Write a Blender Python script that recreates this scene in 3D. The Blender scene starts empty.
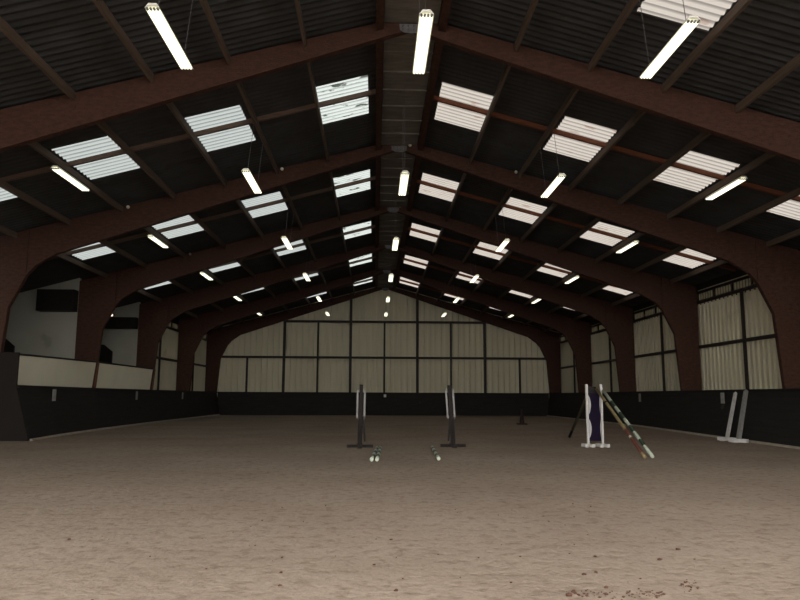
import bpy, bmesh, math, random
from mathutils import Vector, Matrix
random.seed(7)
sc = bpy.context.scene
COL = sc.collection
PI = math.pi

# ------------------------------------------------------------------ layout
D = 7.714                 # spacing of the portal frames
F2 = 22.443               # depth of the second frame
def fr(k): return F2 + (k - 2) * D
XC = 0.74                 # centre line of the hall
TOP0, SL = 9.94, 0.271    # top edge of the rafters: height at ridge and slope
def T(u): return TOP0 - SL * u
UW = 13.55                # inside of the side walls from the centre line
YEND = 53.62              # inside of the far gable
YFRONT = -0.9
EYE = 1.4

# ------------------------------------------------------------------ materials
def nt_mat(name):
    m = bpy.data.materials.new(name); m.use_nodes = True
    nt = m.node_tree; nt.nodes.clear()
    out = nt.nodes.new('ShaderNodeOutputMaterial')
    return m, nt, out
def N(nt, t, **kw):
    n = nt.nodes.new(t)
    for k, v in kw.items():
        if k in n.inputs: n.inputs[k].default_value = v
        else: setattr(n, k, v)
    return n
def mat(name, c1, c2=None, scale=3.0, stretch=(1, 1, 1), rough=0.75, bump=0.0, bscale=20.0, spots=None, spot_scale=6.0, spot_at=0.62, metal=0.0, detail=5):
    """Principled material whose colour wanders between c1 and c2, with optional blotches and bump."""
    m, nt, out = nt_mat(name); L = nt.links.new
    b = N(nt, 'ShaderNodeBsdfPrincipled'); b.inputs['Roughness'].default_value = rough; b.inputs['Metallic'].default_value = metal
    b.inputs['Specular IOR Level'].default_value = 0.25
    tc = N(nt, 'ShaderNodeTexCoord'); mp = N(nt, 'ShaderNodeMapping'); mp.inputs['Scale'].default_value = stretch
    L(tc.outputs['Object'], mp.inputs['Vector'])
    no = N(nt, 'ShaderNodeTexNoise'); no.inputs['Scale'].default_value = scale; no.inputs['Detail'].default_value = detail
    L(mp.outputs[0], no.inputs['Vector'])
    cr = N(nt, 'ShaderNodeValToRGB'); c2 = c2 or tuple(x * .8 for x in c1)
    cr.color_ramp.elements[0].position = .3; cr.color_ramp.elements[1].position = .7
    cr.color_ramp.elements[0].color = (*c1, 1); cr.color_ramp.elements[1].color = (*c2, 1)
    L(no.outputs['Fac'], cr.inputs[0]); col = cr.outputs[0]
    if spots:
        n2 = N(nt, 'ShaderNodeTexNoise'); n2.inputs['Scale'].default_value = spot_scale; n2.inputs['Detail'].default_value = 6
        L(tc.outputs['Object'], n2.inputs['Vector'])
        r2 = N(nt, 'ShaderNodeValToRGB'); r2.color_ramp.elements[0].position = spot_at; r2.color_ramp.elements[1].position = spot_at + .06
        L(n2.outputs['Fac'], r2.inputs[0])
        mx = N(nt, 'ShaderNodeMix', data_type='RGBA'); L(r2.outputs[0], mx.inputs[0]); L(col, mx.inputs[6]); mx.inputs[7].default_value = (*spots, 1)
        col = mx.outputs[2]
    L(col, b.inputs['Base Color'])
    if bump:
        n3 = N(nt, 'ShaderNodeTexNoise'); n3.inputs['Scale'].default_value = bscale; n3.inputs['Detail'].default_value = 6
        L(mp.outputs[0], n3.inputs['Vector'])
        bp = N(nt, 'ShaderNodeBump'); bp.inputs['Strength'].default_value = bump; bp.inputs['Distance'].default_value = .03
        L(n3.outputs['Fac'], bp.inputs['Height']); L(bp.outputs[0], b.inputs['Normal'])
    L(b.outputs[0], out.inputs[0])
    return m
def pane_mat(name, c, dirt, at, scale=2.5):
    """Translucent roof sheet: daylight soaks through it, dirt and moss hold it back."""
    m, nt, out = nt_mat(name); L = nt.links.new
    tc = N(nt, 'ShaderNodeTexCoord')
    no = N(nt, 'ShaderNodeTexNoise'); no.inputs['Scale'].default_value = scale; no.inputs['Detail'].default_value = 4
    mp = N(nt, 'ShaderNodeMapping'); mp.inputs['Scale'].default_value = (1, 2.2, 1)
    L(tc.outputs['Object'], mp.inputs[0]); L(mp.outputs[0], no.inputs['Vector'])
    r = N(nt, 'ShaderNodeValToRGB'); r.color_ramp.elements[0].position = at; r.color_ramp.elements[1].position = at + .05
    r.color_ramp.elements[0].color = (*c, 1); r.color_ramp.elements[1].color = (*dirt, 1)
    L(no.outputs['Fac'], r.inputs[0])
    # darker bands that repeat with the corrugation
    wv = N(nt, 'ShaderNodeTexWave', wave_type='BANDS', bands_direction='Y', wave_profile='SIN'); wv.inputs['Scale'].default_value = 2 * PI / (20 * .22) ; wv.inputs['Distortion'].default_value = .3
    L(tc.outputs['Object'], wv.inputs['Vector'])
    r2 = N(nt, 'ShaderNodeValToRGB'); r2.color_ramp.elements[0].position = .0; r2.color_ramp.elements[1].position = .55
    r2.color_ramp.elements[0].color = (.42, .42, .42, 1); r2.color_ramp.elements[1].color = (1, 1, 1, 1)
    L(wv.outputs['Fac'], r2.inputs[0])
    mx = N(nt, 'ShaderNodeMix', data_type='RGBA', blend_type='MULTIPLY'); mx.inputs[0].default_value = 1
    L(r.outputs[0], mx.inputs[6]); L(r2.outputs[0], mx.inputs[7])
    t = N(nt, 'ShaderNodeBsdfTranslucent'); L(mx.outputs[2], t.inputs[0])
    L(t.outputs[0], out.inputs[0])
    return m
def emit(name, c, s):
    m, nt, out = nt_mat(name); e = N(nt, 'ShaderNodeEmission'); e.inputs[0].default_value = (*c, 1); e.inputs[1].default_value = s
    nt.links.new(e.outputs[0], out.inputs[0]); return m

M = {}
M['glulam'] = mat('red_stained_timber', (.064, .0255, .0155), (.031, .0125, .008), 5.5, (1, 1, 2.5), .75, .5, 16, spots=(.024, .011, .008), spot_scale=11, spot_at=.60)
M['purlin'] = mat('brown_purlin_timber', (.115, .080, .058), (.072, .051, .038), 3, (6, .4, 6), .7, .2, 14)
M['batten'] = mat('orange_lit_batten', (.17, .060, .030), (.11, .040, .021), 3, (.5, 6, 6), .7)  # orange light on the right slope put into the timber colour
M['batten_grey'] = mat('grey_lit_batten', (.13, .085, .065), (.09, .06, .045), 3, (.5, 6, 6), .7)  # same timber, with the greyer light of the left slope painted in
M['roof'] = mat('dark_fibre_cement', (.046, .046, .047), (.029, .029, .030), 1.6, (1, 1, 1), .9, .1, 12, spots=(.030, .029, .028), spot_scale=1.1, spot_at=.60)
M['ridge'] = mat('grey_brown_boards', (.17, .155, .14), (.11, .10, .09), 2.2, (1, 4, 1), .85, .2, 14)
M['sheet'] = mat('off_white_profiled_sheet', (.58, .53, .385), (.51, .465, .34), .8, (1, 1, .25), .6, spots=(.44, .40, .29), spot_scale=.45, spot_at=.68)
M['steel'] = mat('dark_brown_steel', (.028, .020, .016), (.018, .013, .011), 4, rough=.6)
M['kick'] = mat('black_stained_boards', (.019, .016, .013), (.010, .009, .008), 2.0, (.5, .5, 5), .8, .25, 10, spots=(.05, .046, .04), spot_scale=1.3, spot_at=.68)
M['kicktop'] = mat('black_top_rail', (.014, .011, .009), (.010, .008, .007), 5, rough=.7)
M['pale_wood'] = mat('sand_covered_timber', (.40, .35, .28), (.28, .24, .19), 4, (1, 1, 1), .9)
M['white_board'] = mat('cream_board', (.80, .76, .60), (.74, .70, .55), .9, rough=.55)
M['strip'] = mat('brown_lit_face', (.15, .06, .03), (.10, .04, .022), 6, (1, 1, .3), .7)  # column's inner face as the hall lights it, painted into the colour
M['plaster'] = mat('grey_plaster', (.32, .31, .26), (.27, .26, .22), .7, rough=.9, spots=(.22, .21, .18), spot_scale=.7, spot_at=.66)
M['dark'] = mat('near_black_boards', (.012, .010, .009), (.008, .007, .006), 4, rough=.85)
M['galv'] = mat('grey_galvanised_plate', (.15, .15, .16), (.10, .10, .105), 7, rough=.5, metal=.2)
M['white_enamel'] = mat('white_enamel', (.75, .74, .68), (.70, .69, .63), 3, rough=.4)
M['wire'] = mat('grey_wire', (.10, .10, .10), (.08, .08, .08), 10, rough=.5, metal=.4)
M['tube'] = emit('lit_fluorescent_tube', (1, .97, .70), 1.9)
M['bulb'] = emit('small_lit_bulb', (1, .80, .62), 1.4)
M['pane_left'] = pane_mat('white_translucent_sheet', (.098, .107, .107), (.098, .107, .107), .95)
M['pane_moss'] = pane_mat('mossy_translucent_sheet', (.135, .148, .145), (.022, .026, .022), .60, 2.1)
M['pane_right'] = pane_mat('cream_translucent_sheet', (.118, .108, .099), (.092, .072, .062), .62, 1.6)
M['pane_vent'] = pane_mat('dusty_translucent_strip', (.11, .10, .08), (.07, .065, .05), .6, 3)
M['white_paint'] = mat('white_paint', (.62, .60, .58), (.50, .48, .46), 8, rough=.5)
M['grey_paint'] = mat('worn_grey_white_paint', (.30, .29, .28), (.22, .21, .20), 8, rough=.6)
M['dark_wood'] = mat('dark_brown_wood', (.014, .009, .007), (.010, .007, .006), 5, (1, 1, .3), .7)
M['purple'] = mat('dark_purple_paint', (.011, .006, .022), (.007, .004, .014), 3, rough=1.0)
M['lav'] = mat('greyish_white_scallop', (.55, .53, .52), (.45, .43, .43), 7, rough=.5)
M['green'] = mat('dark_green_paint', (.022, .045, .026), (.016, .03, .02), 6, rough=.5)
M['mint'] = mat('pale_mint_paint', (.48, .52, .42), (.38, .42, .33), 9, rough=.5)
M['yellow'] = mat('faded_yellow_paint', (.26, .20, .09), (.18, .14, .07), 9, rough=.55)
M['red'] = mat('dull_red_paint', (.15, .05, .035), (.11, .04, .03), 9, rough=.55)
M['olive'] = mat('dark_olive_pole', (.045, .036, .022), (.03, .025, .017), 9, rough=.6)
M['maroon'] = mat('dark_maroon', (.030, .012, .010), (.02, .009, .008), 8, rough=.7)
M['clod'] = mat('reddish_brown_clods', (.095, .045, .030), (.06, .03, .02), 20, rough=.95)
M['concrete'] = mat('plain_concrete', (.10, .095, .09), (.075, .07, .065), 2, rough=.9)
def sand_mat():
    m, nt, out = nt_mat('riding_sand'); L = nt.links.new
    b = N(nt, 'ShaderNodeBsdfPrincipled'); b.inputs['Roughness'].default_value = .95; b.inputs['Specular IOR Level'].default_value = .1
    tc = N(nt, 'ShaderNodeTexCoord')
    def noise(scale, det, st=(1, 1, 1)):
        mp = N(nt, 'ShaderNodeMapping'); mp.inputs['Scale'].default_value = st; L(tc.outputs['Object'], mp.inputs[0])
        n = N(nt, 'ShaderNodeTexNoise'); n.inputs['Scale'].default_value = scale; n.inputs['Detail'].default_value = det; n.inputs['Roughness'].default_value = .65
        L(mp.outputs[0], n.inputs['Vector']); return n.outputs['Fac']
    big = noise(.35, 4); mid = noise(6.5, 6); fine = noise(22, 4)
    r1 = N(nt, 'ShaderNodeValToRGB'); r1.color_ramp.elements[0].position = .35; r1.color_ramp.elements[1].position = .65
    r1.color_ramp.elements[0].color = (.285, .222, .174, 1); r1.color_ramp.elements[1].color = (.345, .276, .220, 1); L(big, r1.inputs[0])
    r2 = N(nt, 'ShaderNodeValToRGB'); r2.color_ramp.elements[0].position = .30; r2.color_ramp.elements[1].position = .50
    r2.color_ramp.elements[0].color = (.58, .53, .49, 1); r2.color_ramp.elements[1].color = (1, 1, 1, 1); L(mid, r2.inputs[0])
    mx = N(nt, 'ShaderNodeMix', data_type='RGBA', blend_type='MULTIPLY'); mx.inputs[0].default_value = .85; L(r1.outputs[0], mx.inputs[6]); L(r2.outputs[0], mx.inputs[7])
    r3 = N(nt, 'ShaderNodeValToRGB'); r3.color_ramp.elements[0].position = .3; r3.color_ramp.elements[1].position = .6
    r3.color_ramp.elements[0].color = (.78, .76, .74, 1); r3.color_ramp.elements[1].color = (1, 1, 1, 1); L(fine, r3.inputs[0])
    mx2 = N(nt, 'ShaderNodeMix', data_type='RGBA', blend_type='MULTIPLY'); mx2.inputs[0].default_value = .8; L(mx.outputs[2], mx2.inputs[6]); L(r3.outputs[0], mx2.inputs[7])
    L(mx2.outputs[2], b.inputs['Base Color'])
    ad = N(nt, 'ShaderNodeMath', operation='MULTIPLY_ADD'); ad.inputs[1].default_value = .35; L(fine, ad.inputs[0]); L(mid, ad.inputs[2])
    bp = N(nt, 'ShaderNodeBump'); bp.inputs['Strength'].default_value = .55; bp.inputs['Distance'].default_value = .07
    L(ad.outputs[0], bp.inputs['Height']); L(bp.outputs[0], b.inputs['Normal']); L(b.outputs[0], out.inputs[0])
    return m
M['sand'] = sand_mat()

# ------------------------------------------------------------------ mesh helpers
def box(bm, x0, x1, y0, y1, z0, z1):
    v = [bm.verts.new((x, y, z)) for x in (x0, x1) for y in (y0, y1) for z in (z0, z1)]
    for f in ((0, 1, 3, 2), (4, 6, 7, 5), (0, 4, 5, 1), (2, 3, 7, 6), (0, 2, 6, 4), (1, 5, 7, 3)): bm.faces.new([v[i] for i in f])
def hexa(bm, lo, hi):
    """solid between two quads of four points each"""
    a = [bm.verts.new(p) for p in lo]; b = [bm.verts.new(p) for p in hi]
    bm.faces.new(a[::-1]); bm.faces.new(b)
    for i in range(4): bm.faces.new((a[i], a[(i + 1) % 4], b[(i + 1) % 4], b[i]))
def prism(bm, pts, y0, y1):
    """polygon of (x,z) points extruded along y"""
    a = [bm.verts.new((x, y0, z)) for x, z in pts]; b = [bm.verts.new((x, y1, z)) for x, z in pts]
    bm.faces.new(a); bm.faces.new(b[::-1]); n = len(pts)
    for i in range(n): bm.faces.new((a[i], b[i], b[(i + 1) % n], a[(i + 1) % n]))
def tube(bm, p, q, r, n=12, r2=None, caps=True):
    p, q = Vector(p), Vector(q); r2 = r if r2 is None else r2
    d = (q - p).normalized(); a = d.orthogonal().normalized(); b = d.cross(a)
    A = [bm.verts.new(p + (a * math.cos(t) + b * math.sin(t)) * r) for t in (2 * PI * i / n for i in range(n))]
    B = [bm.verts.new(q + (a * math.cos(t) + b * math.sin(t)) * r2) for t in (2 * PI * i / n for i in range(n))]
    for i in range(n): bm.faces.new((A[i], A[(i + 1) % n], B[(i + 1) % n], B[i]))
    if caps: bm.faces.new(A[::-1]); bm.faces.new(B)
def bar(bm, p, q, w, t, up=(0, 0, 1)):
    """rectangular bar from p to q, w wide across, t thick along `up`"""
    p, q, up = Vector(p), Vector(q), Vector(up); d = (q - p).normalized(); s = d.cross(up).normalized(); u = s.cross(d).normalized()
    c = [(-1, -1), (1, -1), (1, 1), (-1, 1)]
    hexa(bm, [p + s * i * w / 2 + u * j * t / 2 for i, j in c], [q + s * i * w / 2 + u * j * t / 2 for i, j in c])
def obj(name, bm, m, parent=None, bevel=0, smooth=False):
    me = bpy.data.meshes.new(name); bmesh.ops.recalc_face_normals(bm, faces=bm.faces); bm.to_mesh(me); bm.free()
    for x in (m if isinstance(m, list) else [m]): me.materials.append(x)
    if smooth:
        for p in me.polygons: p.use_smooth = True
    o = bpy.data.objects.new(name, me); COL.objects.link(o)
    if parent: o.parent = parent
    if bevel:
        b = o.modifiers.new('bevel', 'BEVEL'); b.width = bevel; b.segments = 2; b.limit_method = 'ANGLE'
    return o
def NB(): return bmesh.new()
def tag(o, label, cat, group=None, kind=None):
    o['label'] = label; o['category'] = cat
    if group: o['group'] = group
    if kind: o['kind'] = kind
    return o
def thing(name, label, cat, loc=(0, 0, 0), group=None):
    o = bpy.data.objects.new(name, None); COL.objects.link(o); o.location = loc; o.empty_display_size = .2
    return tag(o, label, cat, group)
def struct(name, bm, m, parent=None, **kw):
    o = obj(name, bm, m, parent, **kw)
    if not parent: o['kind'] = 'structure'
    return o
def dup(root, loc=None):
    r = root.copy(); COL.objects.link(r)
    if loc is not None: r.location = loc
    for ch in list(root.children):
        c = ch.copy(); COL.objects.link(c); c.parent = r
        for g in list(ch.children):
            e = g.copy(); COL.objects.link(e); e.parent = c
    return r
ORD = ['first', 'second', 'third', 'fourth', 'fifth', 'sixth', 'seventh', 'eighth']
def ordn(i): return ORD[i]

# ------------------------------------------------------------------ camera model (used only to skip what the view cannot show)
CF, CYAW, CPIT, CROL = 699.0, .0351, .1374, -.0042
cF = Vector((math.sin(CYAW) * math.cos(CPIT), math.cos(CYAW) * math.cos(CPIT), math.sin(CPIT)))
cR = Vector((math.cos(CYAW), -math.sin(CYAW), 0)); cU = cR.cross(cF)
R2 = cR * math.cos(CROL) - cU * math.sin(CROL); U2 = cR * math.sin(CROL) + cU * math.cos(CROL)
CAM = Vector((0, 0, EYE))
def in_view(p, mg=0):
    d = Vector(p) - CAM; z = d.dot(cF)
    if z <= .1: return False
    x = 400 + CF * d.dot(R2) / z; y = 300 - CF * d.dot(U2) / z
    return -mg < x < 800 + mg and -mg < y < 600 + mg

# ------------------------------------------------------------------ floor
bm = NB(); nx, ny = 60, 110
gx = [XC - 18 + 36 * i / nx for i in range(nx + 1)]; gy = [YFRONT - 8 + (YEND + 9) * j / ny for j in range(ny + 1)]
vv = [[bm.verts.new((x, y, 0)) for x in gx] for y in gy]
for j in range(ny):
    for i in range(nx): bm.faces.new((vv[j][i], vv[j][i + 1], vv[j + 1][i + 1], vv[j + 1][i]))
struct('floor', bm, M['sand'])

bm = NB(); box(bm, XC - 30, XC + 30, YFRONT - 45, YFRONT - 8.02, -.2, -.01); struct('floor_yard_bounce', bm, M['concrete'])  # unseen slab, added to bounce daylight up onto the rafters
# small clods and droppings of dirt lying on the sand
bm = NB()
def clod(x, y, r):
    m = Matrix.Translation((x, y, r * .35)) @ Matrix.Diagonal((r * random.uniform(.8, 1.5), r * random.uniform(.7, 1.2), r * random.uniform(.5, .8), 1))
    g = bmesh.ops.create_icosphere(bm, subdivisions=1, radius=1, matrix=m)
    for v in g['verts']: v.co += Vector((random.uniform(-1, 1), random.uniform(-1, 1), random.uniform(-1, 1))) * r * .18
def fpx(px, py):
    r = cF * CF + R2 * (px - 400) + U2 * (300 - py); t = -EYE / r.z; return r.x * t, r.y * t
for _ in range(75):
    x, y = fpx(565 + 100 * random.random() ** .8, 594 + random.gauss(0, 2.6)); clod(x, y, random.uniform(.004, .013))
for _ in range(28):
    x, y = fpx(687 + random.gauss(0, 5), 586 + random.gauss(0, 3)); clod(x, y, random.uniform(.004, .011))
for _ in range(60): clod(random.uniform(-2.9, 3.3), random.uniform(4.8, 9.5), random.uniform(.004, .011))
for px, py, r in ((678, 550, .021), (660, 560, .018), (596, 573, .016), (595, 557, .014), (584, 575, .016), (606, 588, .016), (569, 596, .024), (69, 540, .017), (282, 558, .015), (281, 573, .017), (280, 586, .015), (391, 540, .014), (374, 565, .013), (396, 591, .014)):
    x, y = fpx(px, py); clod(x, y, r)
tag(obj('dirt_clods', bm, M['clod'], smooth=True), 'small reddish brown clods of dirt scattered on the sand in the foreground', 'dirt', kind='stuff')

# ------------------------------------------------------------------ roof covering
PITCH, AMP = .22, .022
GAPS = [.70 + 1.66 * i for i in range(8)]            # purlin lines from the ridge
SHZ = .13                                            # height of the sheet above the rafter line
def corr(bm, sg, u0, u1, y0, y1, n=8):
    """strip of corrugated sheet between two lines of the slope, ribs running down the slope"""
    step = PITCH / n; j0, j1 = math.ceil(y0 / step - 1e-6), math.floor(y1 / step + 1e-6)
    ys = [y0] + [j * step for j in range(j0, j1 + 1) if y0 + 1e-4 < j * step < y1 - 1e-4] + [y1]
    prev = None
    for y in ys:
        dz = AMP * math.cos(2 * PI * y / PITCH)
        a = bm.verts.new((XC + sg * u0, y, T(u0) + SHZ + dz)); b = bm.verts.new((XC + sg * u1, y, T(u1) + SHZ + dz))
        if prev: bm.faces.new((prev[0], a, b, prev[1]))
        prev = (a, b)
bm_roof = NB(); panes = []
UEDGE = 14.1
cells = [(0, GAPS[0], 0)] + [(GAPS[i], GAPS[i + 1], 1 if i % 2 == 0 else 0) for i in range(7)] + [(GAPS[7], UEDGE, 0)]
for sg in (-1, 1):
    o0, o1 = (.402, .724) if sg > 0 else (.352, .682)
    for ci, (u0, u1, sky) in enumerate(cells):
        y = YFRONT - .3
        if sky:
            v0, v1 = u0 + .30, u1 + .04
            corr(bm_roof, sg, u0, v0, YFRONT - .3, YEND + .4)
            for k in range(-1, 6):
                if sg < 0 and k == 0 and ci == 3: continue          # no light sheet here
                ya, yb = fr(k) + o0 * D, fr(k) + o1 * D
                corr(bm_roof, sg, v0, v1, y, ya); panes.append((sg, ci, k, v0, v1, ya, yb)); y = yb
        corr(bm_roof, sg, v0 if sky else u0 + (.04 if ci else 0), v1 if sky else u1, y, YEND + .4)
    if sg < 0:   # the lean-to roof over the gallery on the left
        corr(bm_roof, sg, UEDGE, 18.2, fr(2) - .3, fr(4) + .6)
struct('ceiling', bm_roof, M['roof'], smooth=False)
for n, (sg, ci, k, u0, u1, ya, yb) in enumerate(panes):
    bm = NB(); corr(bm, sg, u0, u1, ya, yb)
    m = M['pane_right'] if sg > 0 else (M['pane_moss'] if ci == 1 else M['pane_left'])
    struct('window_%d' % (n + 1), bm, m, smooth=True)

# boards lining the underside of the ridge between the two ridge purlins, one length per bay
for n, k in enumerate(range(0, 6)):
    bm = NB(); y0, y1 = fr(k) + .23, fr(k + 1) - .02; zz = T(.7) - .02
    npl = 7; pts = [(y0, zz)]
    for i in range(1, npl):
        a = y0 + (y1 - y0) * i / npl; pts += [(a - .04, zz), (a - .04, zz - .045), (a + .04, zz - .045), (a + .04, zz)]
    pts += [(y1, zz), (y1, zz + .03), (y0, zz + .03)]
    va = [bm.verts.new((XC - .60, y, z)) for y, z in pts]; vb = [bm.verts.new((XC + .60, y, z)) for y, z in pts]
    bm.faces.new(va); bm.faces.new(vb[::-1])
    for i in range(len(pts)): j = (i + 1) % len(pts); bm.faces.new((va[i], va[j], vb[j], vb[i]))
    struct('trim_%d' % (n + 1), bm, M['ridge'])

# ------------------------------------------------------------------ portal frames
def mirror(pts, sg): return [(XC + sg * u, z) for u, z in pts]
TH = .18
RB0, RBS = 9.59, .3334
def rafter_pts(b0):
    rb = lambda u: b0 - RBS * u
    return [(.012, T(.012)), (11.915, T(11.915)), (11.915, 5.20), (11.64, 5.54), (11.0, rb(11.0)), (.012, b0)]
COLP = [(11.93, T(11.93)), (13.48, T(13.48)), (13.48, 0), (12.66, 0), (12.60, 1.66), (12.41, 4.16), (11.93, 5.18)]
flab = ['red-brown timber portal frame spanning nearest the camera, behind the three big lights',
        'second timber portal frame from the camera, its knees cut by the photo edges',
        'third timber portal frame from the camera, its left column between the cream boards',
        'fourth timber portal frame from the camera, dark red-brown',
        'fifth timber portal frame from the camera, second before the far wall',
        'dark timber portal frame standing against the far gable wall']
for k in range(1, 7):
    t = thing('portal_frame', flab[k - 1], 'roof frame', (XC, fr(k), 0), 'timber portal frames of the hall')
    off = Vector((-XC, 0, 0))
    b0 = 10.02 - .35 if k == 6 else RB0
    for sg in (-1, 1):
        for nm, pts in (('rafter', rafter_pts(b0)), ('column', COLP)):
            bm = NB(); prism(bm, [(x - XC, z) for x, z in mirror(pts, sg)], 0, TH); obj(nm, bm, M['glulam'], t, bevel=.012)
    bm = NB(); prism(bm, [(-.26, 9.70), (.26, 9.70), (.25, 9.56), (.15, 9.50), (0, 9.48), (-.15, 9.50), (-.25, 9.56)], -.03, -.002)
    pl = obj('apex_plate', bm, M['galv'], t)
    for px, py in {2: ((128, 207), (282, 169), (410, 145), (516, 172)), 3: ((400, 206), (190, 254)), 1: ()}.get(k, ()):
        d = cF * CF + R2 * (px - 400) + U2 * (300 - py); p = CAM + d * ((fr(k) - .05) / d.y)
        bm = NB(); bmesh.ops.create_uvsphere(bm, u_segments=12, v_segments=8, radius=.055, matrix=Matrix.Translation(p - t.location)); obj('knob', bm, M['white_enamel'], t, smooth=True)
    for x in (-.18, -.06, .06, .18):
        for z in (9.56, 9.65): bm = NB(); tube(bm, (x, -.055, z), (x, -.03, z), .022, 8); obj('bolt', bm, M['wire'], pl)

# ------------------------------------------------------------------ purlins, one length per bay
PD = .17
for k in range(0, 6):
    for sg in (-1, 1):
        for i, u in enumerate(GAPS):
            y0, y1 = fr(k) + TH, fr(k + 1) - .003
            vis = any(in_view((XC + sg * u, y0 + (y1 - y0) * t, T(u) - .2)) for t in (.05, .3, .5, .7, .9, .99))
            if not vis: continue
            bm = NB(); w = .17 if i == 0 else .062; z = T(u) - .2
            prism(bm, [(-w / 2, SL * w / 2 * sg), (w / 2, -SL * w / 2 * sg), (w / 2, PD - SL * w / 2 * sg), (-w / 2, PD + SL * w / 2 * sg)], 0, y1 - y0)
            o = obj('purlin', bm, M['glulam'] if i == 0 else M['purlin']); o.location = (XC + sg * u, y0, z)
            bay = ['over the nearest lights', 'behind the first frame', 'behind the second frame', 'behind the third frame', 'behind the fourth frame', 'behind the fifth frame'][k]
            tag(o, 'brown roof purlin %s, %s from the ridge on the %s slope' % (bay, ordn(i), 'right' if sg > 0 else 'left'), 'purlin', 'lengthwise roof purlins')
# counter-battens on the purlins in the middle of each bay, crossing the light sheets
for k in range(0, 6):
    for sg in (-1, 1):
        yb = fr(k) + (.515 if sg > 0 else .476) * D
        if not any(in_view((XC + sg * u, yb, T(u))) for u in (1, 3, 5, 7, 9, 11)): continue
        bm = NB(); u0, u1 = .70, 13.3
        prism(bm, [(sg * u0, T(u0) - .025), (sg * u1, T(u1) - .025), (sg * u1, T(u1) + .105), (sg * u0, T(u0) + .105)], -.045, .045)
        o = obj('roof_batten', bm, M['batten'] if sg > 0 else M['batten_grey']); o.location = (XC, yb, 0)
        bay = ['above the nearest lights', 'between first and second frame', 'between second and third frame', 'between third and fourth frame', 'between fourth and fifth frame', 'between fifth frame and far gable'][k]
        tag(o, '%s batten across the skylights of the %s slope, %s' % (('orange-lit brown', 'right', bay) if sg > 0 else ('grey-lit brown', 'left', bay)), 'batten', 'battens across the skylights')

# ------------------------------------------------------------------ fluorescent lights on wires
LZ, LL = 7.20, 1.90
def make_light(ztop, dx):
    t = bpy.data.objects.new('fluorescent_light', None); COL.objects.link(t)
    bm = NB(); w = .115; h = LL / 2 + .05
    prism(bm, [(-w, 0), (-.06, .075), (.06, .075), (w, 0), (w - .012, 0), (.05, .045), (-.05, .045), (-w + .012, 0)], -h, h)
    obj('reflector', bm, M['white_enamel'], t)
    for x in (-.078, -.026, .026, .078):
        zt = -.008
        bm = NB(); tube(bm, (x, -LL / 2, zt), (x, LL / 2, zt), .022, 10); tb = obj('tube', bm, M['tube'], t, smooth=True)
        for s in (-1, 1):
            bm = NB(); tube(bm, (x, s * LL / 2, zt), (x, s * (LL / 2 + .045), zt), .018, 8); obj('end_cap', bm, M['galv'], tb)
    for s in (-1, 1):
        bm = NB(); tube(bm, (0, s * .75, .07), (dx, s * .75, ztop), .006, 5); obj('hanging_wire', bm, M['wire'], t)
    return t
UL = [0, 4.152, 9.04]
protos = {}
pos_name = {-2: 'by the left eaves', -1: 'left of the ridge row', 0: 'below the ridge', 1: 'right of the ridge row', 2: 'by the right eaves'}
for j in range(6):
    for p in (-2, -1, 0, 1, 2):
        u = UL[abs(p)]; x = XC + (1 if p > 0 else -1) * u; y = fr(j + .5) + .10
        if not in_view((x, y, LZ), -2): continue
        up = {0: .70, 1: GAPS[2], 2: GAPS[5]}[abs(p)]; ztop = T(up) - LZ - (.025 if p == 0 else .215)
        if p not in protos: t = protos[p] = make_light(ztop, 0 if p == 0 else (up - u) * (1 if p > 0 else -1))
        else: t = dup(protos[p])
        t.location = (x, y, LZ)
        row = ['nearest row', 'second row from the camera', 'third row from the camera', 'fourth row from the camera', 'fifth row from the camera', 'row nearest the far wall'][j]
        tag(t, 'lit fluorescent light on wires, %s, %s' % (row, pos_name[p]), 'light', 'hanging fluorescent lights')

# ------------------------------------------------------------------ walls
def profile(bm, along, p0, p1, z0, ztop, depth=.035, pitch=.34):
    """trapezoidal sheet: along = 'x' or 'y', from p0 to p1 ; ztop a function of position ; returns via callback place"""
    pts = []; n = int(round((p1 - p0) / pitch)); st = (p1 - p0) / n
    for i in range(n):
        b = p0 + i * st
        for f, d in ((0, 0), (.50, 0), (.56, 1), (.94, 1)): pts.append((b + f * st, d * depth))
    pts.append((p1, 0)); return pts
def wall_sheet(bm, axis, base, outward, p0, p1, z0, ztop, pitch=.34, depth=.08):
    prev = None
    for p, d in profile(bm, axis, p0, p1, z0, ztop, depth, pitch):
        q = base + outward * d
        a = bm.verts.new((p, q, z0) if axis == 'x' else (q, p, z0)); zt = ztop(p)
        b = bm.verts.new((p, q, zt) if axis == 'x' else (q, p, zt))
        if prev: bm.faces.new((prev[0], a, b, prev[1]))
        prev = (a, b)
# far gable
bm = NB(); wall_sheet(bm, 'x', YEND, .0 + 1, XC - UW, XC + UW, 0, lambda x: T(abs(x - XC)) + SHZ + .015, pitch=.44, depth=.11)
wf = struct('wall_far', bm, M['sheet'])
def px_x(px, Y, z=3.5):
    """plan position at depth Y of an upright that the photograph shows at column px"""
    lo, hi = -20., 20.
    for _ in range(50):
        m = (lo + hi) / 2; d = Vector((m, Y, z)) - CAM
        if 400 + CF * d.dot(R2) / d.dot(cF) < px: lo = m
        else: hi = m
    return lo
zl, zh = 4.34, 7.09
YP = YEND - .075
def gtop(x): return T(abs(x - XC)) + .06
posts = [(283.7, 'full'), (350.3, 'full'), (417.3, 'full'), (485, 'full'), (317.5, 'mid'), (384.3, 'mid'), (451, 'mid'), (247, 'low'), (519.7, 'low'), (212, 'low'), (556, 'low')]
for px, kd in posts:
    x = px_x(px, YP); w = .10 if kd == 'full' else .07
    zt = gtop(x) if kd == 'full' else (zh if kd == 'mid' else zl)
    bm = NB(); box(bm, x - w, x + w, YP - .07, YP + .07, 0, zt); obj('post', bm, M['steel'], wf)
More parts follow.
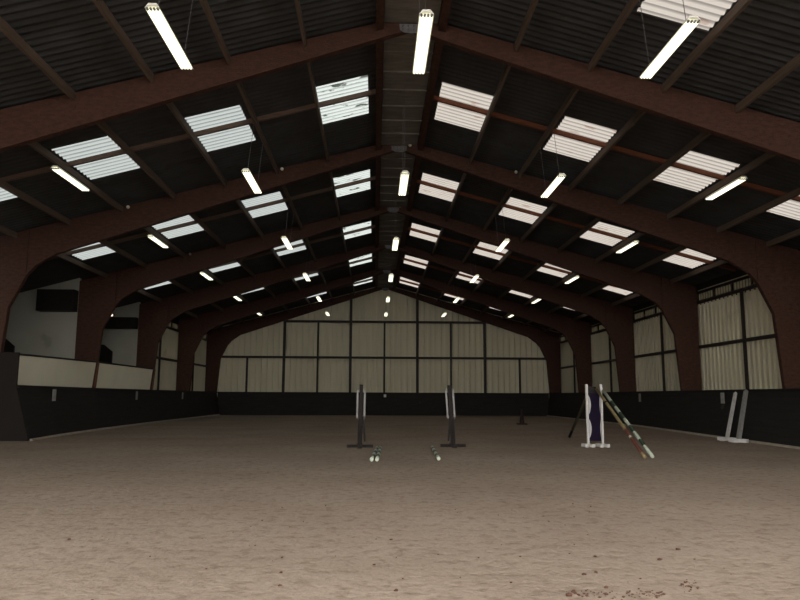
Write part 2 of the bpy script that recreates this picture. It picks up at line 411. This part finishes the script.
for z, x0, x1 in ((zl, XC - 13.2, XC + 13.2), (zh, px_x(283.7, YP), px_x(485, YP))):
    bm = NB(); box(bm, x0, x1, YP - .085, YP + .06, z - .085, z + .085); obj('rail', bm, M['steel'], wf)
# side walls
def side_wall(name, sg, y0, y1, ks, rails=True):
    bm = NB(); X = XC + sg * UW
    wall_sheet(bm, 'y', X, sg, y0, y1, 0, lambda y: 5.56)
    w = struct(name, bm, M['sheet'])
    bm = NB(); box(bm, X + (.03 if sg > 0 else -.06), X + (.06 if sg > 0 else -.03), y0, y1, 5.46, 5.64); obj('sill_board', bm, M['dark'], w)
    for k in range(-1, 6):
        a, b = max(fr(k) - .05, y0), min(fr(k) + TH + .05, y1)
        if b > a: bm = NB(); box(bm, X - .02, X + .02, a, b, 5.50, 5.97); obj('infill', bm, M['dark'], w)
    bm = NB(); box(bm, X - .02, X + .05, y0, y1, 5.955, T(UW) + .16); obj('upper_board', bm, M['dark'], w)
    for k in ks:
        a, b = fr(k) + TH + .02, fr(k + 1) - .02; a = max(a, y0 + .02)
        if b - a < 2: continue
        ym = fr(k + .5)
        bm = NB(); box(bm, X - sg * .13 - .05, X - sg * .13 + .05, ym - .05, ym + .05, 0, 5.58); obj('post', bm, M['steel'], w)
        bm = NB(); box(bm, X - sg * .09 - .055, X - sg * .09 + .055, a, b, 3.54, 3.67); obj('rail', bm, M['steel'], w)
        bm = NB(); box(bm, X - sg * .07 - .05, X - sg * .07 + .05, a, b, 5.50, 5.62); obj('rail', bm, M['steel'], w)
        n = 5
        for i in range(n):
            c, e = a + (b - a) * i / n, a + (b - a) * (i + 1) / n
            bm = NB(); box(bm, X - .012, X + .012, c, e, 5.64, 5.96); obj('light_strip', bm, M['pane_vent'], w)
            bm = NB(); box(bm, X - sg * .05 - .03, X - sg * .05 + .03, e - .06, min(e + .06, b), 5.64, 5.96); obj('strip_divider', bm, M['steel'], w)
        bm = NB(); box(bm, X - .03, X + .03, a, b, 6.07, 6.11); obj('eaves_batten', bm, M['pale_wood'], w)
    return w
side_wall('wall_right', 1, YFRONT, YEND, range(1, 6))
side_wall('wall_left', -1, fr(4) + .3, YEND, range(4, 6))
bm = NB(); wall_sheet(bm, 'y', XC - UW, -1, YFRONT, 22.2, 0, lambda y: T(UW) + .15); struct('wall_left_near', bm, M['sheet'])
# unseen front gable, left open nearly full width to add daylight inside
bm = NB()
def fquad(x0, x1, z0):
    n = 12
    for i in range(n):
        a, b = x0 + (x1 - x0) * i / n, x0 + (x1 - x0) * (i + 1) / n
        v = [bm.verts.new(p) for p in ((a, YFRONT, z0), (b, YFRONT, z0), (b, YFRONT, T(abs(b - XC)) + SHZ - .03), (a, YFRONT, T(abs(a - XC)) + SHZ - .03))]; bm.faces.new(v)
DW0, DW1 = XC - 12.5, XC + 12.5
fquad(XC - UW, DW0, 0); fquad(DW1, XC + UW, 0)
struct('wall_front', bm, M['sheet'])
# gallery on the left, two bays deep
UG = 17.6; X0, X1 = XC - UG, XC - 13.49
for nm, y in (('wall_gallery_third', fr(3) + .03), ('wall_gallery_fourth', fr(4) + .03)):
    bm = NB(); prism(bm, [(X0, 0), (X1, 0), (X1, T(13.49) + .13), (X0, T(UG) + .13)], y, y + .2); struct(nm, bm, M['plaster'])
bm = NB(); prism(bm, [(X0, 0), (X1, 0), (X1, T(13.49) + .13), (X0, T(UG) + .13)], fr(2) + TH + .02, fr(2) + TH + .2); struct('wall_gallery_near', bm, M['plaster'])
bm = NB(); box(bm, X0 - .2, X0, fr(2) + TH + .2, fr(4) + .2, 0, T(UG) + .05); struct('wall_gallery_back', bm, M['plaster'])
def simple(name, m, label, cat, boxes, bevel=0, group=None):
    bm = NB()
    for b in boxes: box(bm, *b)
    return tag(obj(name, bm, m, bevel=bevel), label, cat, group)
y3, y4 = fr(3) + .03, fr(4) + .03
for n, (b, y) in enumerate(((15.05, y3), (16.2, y4))):
    bm = NB(); box(bm, XC - b, X1 - .01, y - .45, y - .004, 4.93, T(b) - .02); struct('trim_%d' % (n + 7), bm, M['dark'])
for y, ua, ub, za, zb, lab in ((y3, 16.75, 16.0, 3.98, 3.45, 'black partition with sloping top in the gallery at the left photo edge'), (y4, 15.55, 14.75, 4.12, 3.72, 'black partition with sloping top in the gallery behind the third left column')):
    bm = NB(); prism(bm, [(XC - ua, 0), (XC - ub, 0), (XC - ub, zb), (XC - ub - .45, zb + .36), (XC - ua, za)], y - .12, y - .005)
    tag(obj('gallery_partition', bm, M['dark']), lab, 'partition')
t = thing('bulkhead_lamp', 'small lit lamp glowing in the dark gallery beyond the third left column', 'lamp', (XC - 14.72, y4 - .455, 5.62))
bm = NB(); tube(bm, (0, 0, 0), (0, -.05, 0), .12, 16); obj('back_plate', bm, M['maroon'], t)
bm = NB(); bmesh.ops.create_uvsphere(bm, u_segments=12, v_segments=8, radius=.07, matrix=Matrix.Translation((0, -.09, 0))); obj('bulb', bm, M['bulb'], t, smooth=True)

# ------------------------------------------------------------------ kickboards round the arena
KB, KT, KZ = 12.28, 12.52, 1.66
def table(y, pts):
    if y <= pts[0][0]: return pts[0][1]
    for (a, u), (b, v) in zip(pts, pts[1:]):
        if y <= b: return u + (v - u) * (y - a) / (b - a)
    return pts[-1][1]
KY0 = 22.34
KBL = [(KY0, 11.36), (25, 11.70), (29.65, 12.05), (37, 12.28)]
KBR = [(19.5, 11.12), (24, 11.46), (29, 11.86), (34.5, 12.28)]
KTL = [(KY0, 11.86), (30, 12.50), (31, 12.52)]
def kb(sg, y):
    """foot of the kickboard: it leans in further towards the camera"""
    return table(y, KBL if sg < 0 else KBR)
def kt(sg, y): return table(y, KTL) if sg < 0 else KT
def kick_side(name, sg, y0, y1):
    ys = [y0] + [y for y in ([25, 29.65, 30, 31, 37] if sg < 0 else [19.5, 24, 29, 34.5]) if y > y0] + [y1]
    def sweep(sec):
        bm = NB(); prev = None
        for y in ys:
            r = [bm.verts.new((XC + sg * u, y, z)) for u, z in sec(y)]; n = len(r)
            if prev:
                for i in range(n): bm.faces.new((prev[i], prev[(i + 1) % n], r[(i + 1) % n], r[i]))
            else: bm.faces.new(r)
            prev = r
        bm.faces.new(prev[::-1]); return bm
    def board(y):
        nb = 7; F = lambda z: kb(sg, y) + (kt(sg, y) - kb(sg, y)) * z / KZ; pts = []
        for i in range(nb):
            za, zb = KZ * i / nb, KZ * (i + 1) / nb
            pts += [(F(za) + .006, za), (F(za + .008), za + .008), (F(zb - .008), zb - .008)]
        return pts + [(F(KZ) + .006, KZ), (F(KZ) + .045, KZ), (F(0) + .05, 0)]
    o = struct(name, sweep(board), M['kick'])
    obj('top_rail', sweep(lambda y: [(kt(sg, y) - .05, KZ - .03), (kt(sg, y) - .05, KZ + .05), (kt(sg, y) + .06, KZ + .05), (kt(sg, y) + .06, KZ - .03)]), M['kicktop'], o)
    obj('sole_plate', sweep(lambda y: [(kb(sg, y) - .10, 0), (kb(sg, y) - .05, .055), (kb(sg, y) + .01, .06), (kb(sg, y), 0)]), M['pale_wood'], o)
    return o
YK = 53.02
kick_side('baseboard_left', -1, KY0, YK); kick_side('baseboard_right', 1, YFRONT + .1, YK)
bm = NB()
if 1:
    za, zb = 0, KZ; f = lambda z: YK + .18 * z / KZ
    x0, x1 = XC - KT + .03, XC + KT - .03
    hexa(bm, [(x0, f(za), za), (x1, f(za), za), (x1, f(za) + .04, za), (x0, f(za) + .04, za)], [(x0, f(zb), zb), (x1, f(zb), zb), (x1, f(zb) + .04, zb), (x0, f(zb) + .04, zb)])
o = struct('baseboard_far', bm, M['kick'])
bm = NB(); box(bm, XC - KT, XC + KT, YK + .14, YK + .27, KZ - .03, KZ + .05); obj('top_rail', bm, M['kicktop'], o)
bm = NB(); box(bm, XC - KB, XC + KB, YK - .10, YK, 0, .07); obj('sole_plate', bm, M['kick'], o)

# cream boards that raise the left kickboard in front of the gallery
zb0, zb1 = KZ - .20, 2.77
def ulean(z): return 12.69 - .10 * (z - KZ)
for (y0, y1, lab) in ((KY0 + .02, fr(3) - .006, 'cream board on the left kickboard, the nearer and longer-looking of two'), (fr(3) + TH + .006, fr(4) - .006, 'cream board on the left kickboard, the farther one past the brown strip')):
    t = thing('raised_board', lab, 'board', (XC, y0, 0), 'cream boards in front of the gallery')
    def quad(za, zb, ia, ib, m, nm):
        """length of board between heights za and zb, faces ia and ib outward of the leaning plane"""
        bm = NB(); n = 8; prev = None
        for q in range(n + 1):
            y = y0 + (y1 - y0) * q / n; sh = kt(-1, y) - KT; zt = lambda z: z - (.12 * (1 - (y - KY0) / 7.8) * max(0, z - KZ) if y < 30 else 0)
            r = [bm.verts.new((-(ulean(z) + sh + d), y - y0, zt(z))) for z, d in ((za, ia), (zb, ia), (zb, ib), (za, ib))]
            if prev:
                for k in range(4): bm.faces.new((prev[k], prev[(k + 1) % 4], r[(k + 1) % 4], r[k]))
            else: bm.faces.new(r)
            prev = r
        bm.faces.new(prev[::-1]); obj(nm, bm, m, t)
    quad(zb0, zb1, 0, .04, M['white_board'], 'panel')
    quad(zb1 + .003, zb1 + .07, -.02, .06, M['kicktop'], 'top_rail')
ucol = lambda z: 12.60 - .076 * (z - KZ)
for y, lab in ((fr(3), 'brown strip added as the lit column face between the two cream boards'), (fr(4), 'brown strip added as the lit column face ending the farther cream board')):
    z0, z1 = KZ + .06, 2.80
    bm = NB(); prism(bm, [(-ucol(z0) + .006, z0), (-ucol(z1) + .006, z1), (-ucol(z1) + .03, z1), (-ucol(z0) + .03, z0)], 0, TH)
    o = obj('lit_face_strip', bm, M['strip']); o.location = (XC, y, 0); tag(o, lab, 'strip')  # added strip whose colour carries the hall light on the column face
# dark boarded return at the near end of the left kickboard
bm = NB(); prism(bm, [(XC - 13.4, 0), (XC - kb(-1, KY0) - .01, 0), (XC - kt(-1, KY0) - .0, KZ), (XC - 11.86, 2.72), (XC - 13.4, 2.72)], KY0 - .09, KY0 - .01)
ret = tag(obj('boarded_return', bm, M['dark_wood']), 'dark boarded return closing the near end of the left kickboard', 'partition')

# plain letter plates fixed to the kickboards
def plate(x, y, z, rot, w, h, lab):
    bm = NB(); box(bm, -w / 2, w / 2, -.012, .012, -h / 2, h / 2); o = obj('marker_plate', bm, M['white_paint'] if rot == 0 else M['grey_paint'], bevel=.004)
    o.location = (x, y, z); o.rotation_euler = (0, 0, rot); tag(o, lab, 'marker', 'arena marker plates'); return o
def y_px(px, sg, z):
    """depth along a kickboard at which the photograph shows column px"""
    lo, hi = 10., 53.
    for _ in range(50):
        m = (lo + hi) / 2; d = Vector((XC + sg * (kb(sg, m) + (kt(sg, m) - kb(sg, m)) * 1.3 / KZ), m, z)) - CAM; x = 400 + CF * d.dot(R2) / d.dot(cF)
        if (x - px) * sg > 0: lo = m
        else: hi = m
    return lo
for sg, px, lab in ((-1, 53, 'small grey marker plate on the left kickboard below the nearer cream board'), (-1, 136, 'small grey marker plate on the left kickboard below the end of the farther cream board'), (-1, 182, 'small grey marker plate on the left kickboard by the farthest left columns'),
                   (1, 724.5, 'small grey marker plate on the right kickboard beside the leaning white posts'), (1, 640.5, 'small grey marker plate on the right kickboard right of the leaning poles')):
    y = y_px(px, sg, 1.4); u = kb(sg, y) + (kt(sg, y) - kb(sg, y)) * 1.2 / KZ - .02
    plate(XC + sg * u, y, 1.40, PI / 2 if sg > 0 else -PI / 2, .26, .40, lab)
plate(px_x(385, YK, 1.45), YK + .12, 1.46, 0, .18, .20, 'small pale marker plate in the middle of the far kickboard')

# ------------------------------------------------------------------ show-jumping equipment
def floor_px(px, py, z=0):
    r = cF * CF + R2 * (px - 400) + U2 * (300 - py); t = (z - EYE) / r.z; return Vector((r.x * t, r.y * t, z))
# two jump stands with white side battens
def jump_stand(px, py, lean, lab, brace):
    p = floor_px(px, py); t = thing('jump_stand', lab, 'jump stand', p, 'pair of dark jump stands')
    H = 1.73
    bm = NB(); bar(bm, (0, 0, .06), (lean, 0, H), .10, .10, (0, 1, 0)); obj('post', bm, M['dark_wood'], t, bevel=.008)
    bm = NB(); bar(bm, (-.02, -.055, .08), (lean * .4, -.055, .80), .115, .03, (0, 1, 0)); obj('sleeve', bm, M['dark_wood'], t, bevel=.008)
    for s in (-1, 1):
        bm = NB(); bar(bm, (s * .10 + lean * .45, -.02, .80), (s * .10 + lean * .98, -.02, 1.61), .050, .04, (0, 1, 0)); obj('white_side_batten', bm, M['grey_paint'], t, bevel=.006)
        bm = NB(); box(bm, lean * .7 - .10 if s < 0 else lean * .7 + .05, lean * .7 - .05 if s < 0 else lean * .7 + .10, -.03, .03, 1.15, 1.21); obj('spacer', bm, M['dark_wood'], t)
    bm = NB(); box(bm, -.36, .36, -.06, .06, 0, .075); obj('foot', bm, M['dark_wood'], t, bevel=.008)
    bm = NB(); box(bm, -.06, .06, -.45, .45, .003, .085); obj('foot', bm, M['dark_wood'], t, bevel=.008)
    bm = NB(); bar(bm, (brace * .13, -.02, .16), (brace * .07, -.02, .85), .05, .05, (0, 1, 0)); obj('brace', bm, M['dark_wood'], t)
    bm = NB(); bar(bm, (0, -.40, .07), (0, -.03, .80), .05, .05, (1, 0, 0)); obj('brace', bm, M['dark_wood'], t)
    bm = NB(); tube(bm, (lean * .45 + .10, -.06, .78), (lean * .45 + .10, -.02, .84), .025, 8); obj('pole_cup', bm, M['galv'], t)
jump_stand(360, 447.5, 0.02, 'dark upright jump stand with white side battens, left of the pair', 1)
jump_stand(453, 446.8, -.10, 'dark upright jump stand with white side battens, right of the pair', -1)

# banded poles
def band_pole(name, p, q, r, seq, lab, mats, group=None):
    """pole whose paint bands are one mesh with several materials; p is the thing's origin"""
    p, q = Vector(p), Vector(q); bm = NB(); d = q - p; tot = sum(w for _, w in seq); a = 0; ids = []
    dn = d.normalized(); s1 = dn.orthogonal().normalized(); s2 = dn.cross(s1); n = 12; rings = []
    def ring(f): return [bm.verts.new(d * f + (s1 * math.cos(2 * PI * i / n) + s2 * math.sin(2 * PI * i / n)) * r) for i in range(n)]
    prev = ring(0); first = prev
    for c, w in seq:
        a += w / tot; nx_ = ring(a)
        for i in range(n):
            f = bm.faces.new((prev[i], prev[(i + 1) % n], nx_[(i + 1) % n], nx_[i])); f.material_index = c; f.smooth = True
        prev = nx_
    f = bm.faces.new(first[::-1]); f.material_index = seq[0][0]; f = bm.faces.new(prev); f.material_index = seq[-1][0]
    o = obj(name, bm, mats); o.location = p; return tag(o, lab, 'pole', group)
gm = [M['mint'], M['green']]
seq5 = [(0, .55), (1, .45), (0, .6), (1, .6), (0, .6), (1, .4), (0, .5)]
G = 'striped poles lying on the sand'
pr = .042
a1, b1 = floor_px(371.6, 459.6, pr), floor_px(378.6, 444.5, pr)
band_pole('ground_pole', a1, a1 + (b1 - a1).normalized() * 3.6, pr, seq5, 'white and green striped pole on the sand, left one of the pair', gm, G)
a2 = floor_px(377.0, 459.6, pr); b2 = floor_px(381.4, 444.5, pr)
band_pole('ground_pole', a2, a2 + (b2 - a2).normalized() * 3.6, pr, seq5, 'white and green striped pole on the sand, right one of the pair', gm, G)
a3, b3 = floor_px(438.7, 458.6, pr), floor_px(430.6, 444.2, pr)
band_pole('ground_pole', a3, a3 + (b3 - a3).normalized() * 3.6, pr, seq5, 'single white and green striped pole on the sand before the right jump stand', gm, G)

# purple wing with white uprights and scalloped edges
pw0, pw1 = floor_px(588.0, 446.8), floor_px(603.2, 447.2); pc = (pw0 + pw1) / 2; hw = (pw1 - pw0).length / 2
t = thing('jump_wing', 'purple jump wing with white uprights and scalloped white edges', 'jump wing', pc)
HW = 1.775
for s in (-1, 1):
    bm = NB(); box(bm, s * hw - .032, s * hw + .032, -.04, .04, .05, HW); obj('upright', bm, M['white_paint'], t, bevel=.006)
    bm = NB(); bar(bm, (s * hw - .105, -.22, .045), (s * hw + .105, .22, .045), .10, .09); obj('foot', bm, M['white_paint'], t, bevel=.008)
    bm = NB(); bar(bm, (s * hw + .105, -.22, .047), (s * hw - .105, .22, .047), .095, .094); obj('foot', bm, M['white_paint'], t, bevel=.008)
bm = NB(); box(bm, -hw + .04, hw - .04, -.018, .018, .17, 1.52); pan = obj('panel', bm, M['purple'], t)
bm = NB(); box(bm, -hw + .04, hw - .04, -.022, .022, .17, .25); obj('bottom_rail', bm, M['purple'], t)
bm = NB()                                           # curved crest under the top
cp = [(-hw + .04, 1.52), (-hw + .04, 1.66), (-.08, 1.72), (.06, 1.70), (hw - .04, 1.58), (hw - .04, 1.52)]
prism(bm, cp, -.018, .018); obj('crest', bm, M['dark_wood'], t)
for s in (-1, 1):
    for z0, z1 in ((.26, .78), (.92, 1.46)):
        bm = NB(); pts = [(s * (hw - .042), z0)]
        for i in range(11):
            f = i / 10; pts.append((s * (hw - .042 - (.022 if s > 0 else .065) * math.sin(PI * f) ** .8), z0 + (z1 - z0) * f))
        pts.append((s * (hw - .042), z1)); prism(bm, pts, -.030, -.019); obj('scallop', bm, M['lav'], pan)

# poles leaning on the wing
def at_depth(px, py, Y):
    r = cF * CF + R2 * (px - 400) + U2 * (300 - py); k = Y / r.y; return CAM + r * k
yw = pc.y
# dowels hold the pole tops just in front of the wing
b = floor_px(652.6, 456.6, pr); e = at_depth(603.5, 391, yw - .13)
band_pole('leaning_pole', b, e, .043, [(0, .62), (1, .38), (0, .50), (1, .42), (0, .48), (1, .46), (0, .44), (1, .44), (0, .9)], 'mint and dark green striped pole leaning on the purple wing', gm)
b = floor_px(644.8, 457, pr); e = at_depth(596.5, 389, yw - .10)
band_pole('leaning_pole', b, e, .041, [(0, .18), (1, .75), (2, .1), (1, .35), (0, 1.6), (3, .1), (0, .9)], 'faded yellow pole with a red lower end leaning on the purple wing', [M['yellow'], M['red'], M['mint'], M['dark_wood']])
b = floor_px(569.5, 436.5, pr); e = at_depth(586.3, 398, yw + .12)
band_pole('leaning_pole', b, e, .045, [(1, .7), (0, 2.9)], 'dark olive pole leaning behind the purple wing on its left', [M['olive'], M['dark']])

# two white posts leaning on the right kickboard
def lean_post(px, py, qx, qy, w, m, lab):
    b = floor_px(px, py)
    # the top rests against the kickboard rail
    r = cF * CF + R2 * (qx - 400) + U2 * (300 - qy); k = (XC + KT - .05 - w) / r.x; e = CAM + r * k
    t = thing('wing_post', lab, 'post', b, 'white posts leaning on the right kickboard')
    bm = NB(); bar(bm, (0, 0, .05), e - b, w, w, (0, 1, 0)); obj('post', bm, m, t, bevel=.006)
    for a in (.5, 2.2):
        bm = NB(); d = Vector((math.cos(a), math.sin(a), 0)) * .30; z = .055 if a < 1 else .058
        bar(bm, -d + Vector((0, 0, z)), d + Vector((0, 0, z)), .13, .10 if a < 1 else .105); obj('foot', bm, M['white_paint'], t, bevel=.01)
lean_post(727.0, 440.8, 735.5, 393, .095, M['white_paint'], 'slim white post leaning on the right kickboard, left of two')
lean_post(738.5, 442.4, 746, 391, .115, M['grey_paint'], 'thicker greyish post leaning on the right kickboard, right of two')

# small dark red stand near the far wall
p = floor_px(522, 424.5)
t = thing('marker_stand', 'small dark reddish stand on the sand near the far kickboard', 'stand', p)
bm = NB(); box(bm, -.24, .24, -.24, .24, 0, .06); obj('base', bm, M['maroon'], t, bevel=.01)
bm = NB(); tube(bm, (0, 0, .06), (0, 0, .78), .13, 16, .045); obj('stem', bm, M['maroon'], t)

# ------------------------------------------------------------------ light
w = bpy.data.worlds.new('overcast_sky'); sc.world = w; w.use_nodes = True
bg = w.node_tree.nodes['Background']; bg.inputs[0].default_value = (1.0, .98, .94, 1); bg.inputs[1].default_value = 6.7

# ------------------------------------------------------------------ camera
cam = bpy.data.cameras.new('camera'); co = bpy.data.objects.new('camera', cam); COL.objects.link(co); sc.camera = co
cam.sensor_fit = 'HORIZONTAL'; cam.sensor_width = 36; cam.lens = CF / 800 * 36; cam.clip_end = 300; cam.clip_start = .05
mw = Matrix.Identity(4)
for i in range(3): mw[i][0] = R2[i]; mw[i][1] = U2[i]; mw[i][2] = -cF[i]; mw[i][3] = CAM[i]
co.matrix_world = mw

# ------------------------------------------------------------------ colour management and sampling options
vs = sc.view_settings; vs.view_transform = 'Standard'; vs.look = 'None'; vs.gamma = 1; vs.exposure = 0; vs.use_curve_mapping = False
sc.cycles.max_bounces = 8; sc.cycles.diffuse_bounces = 5; sc.cycles.use_denoising = True
sc.cycles.sample_clamp_indirect = 4
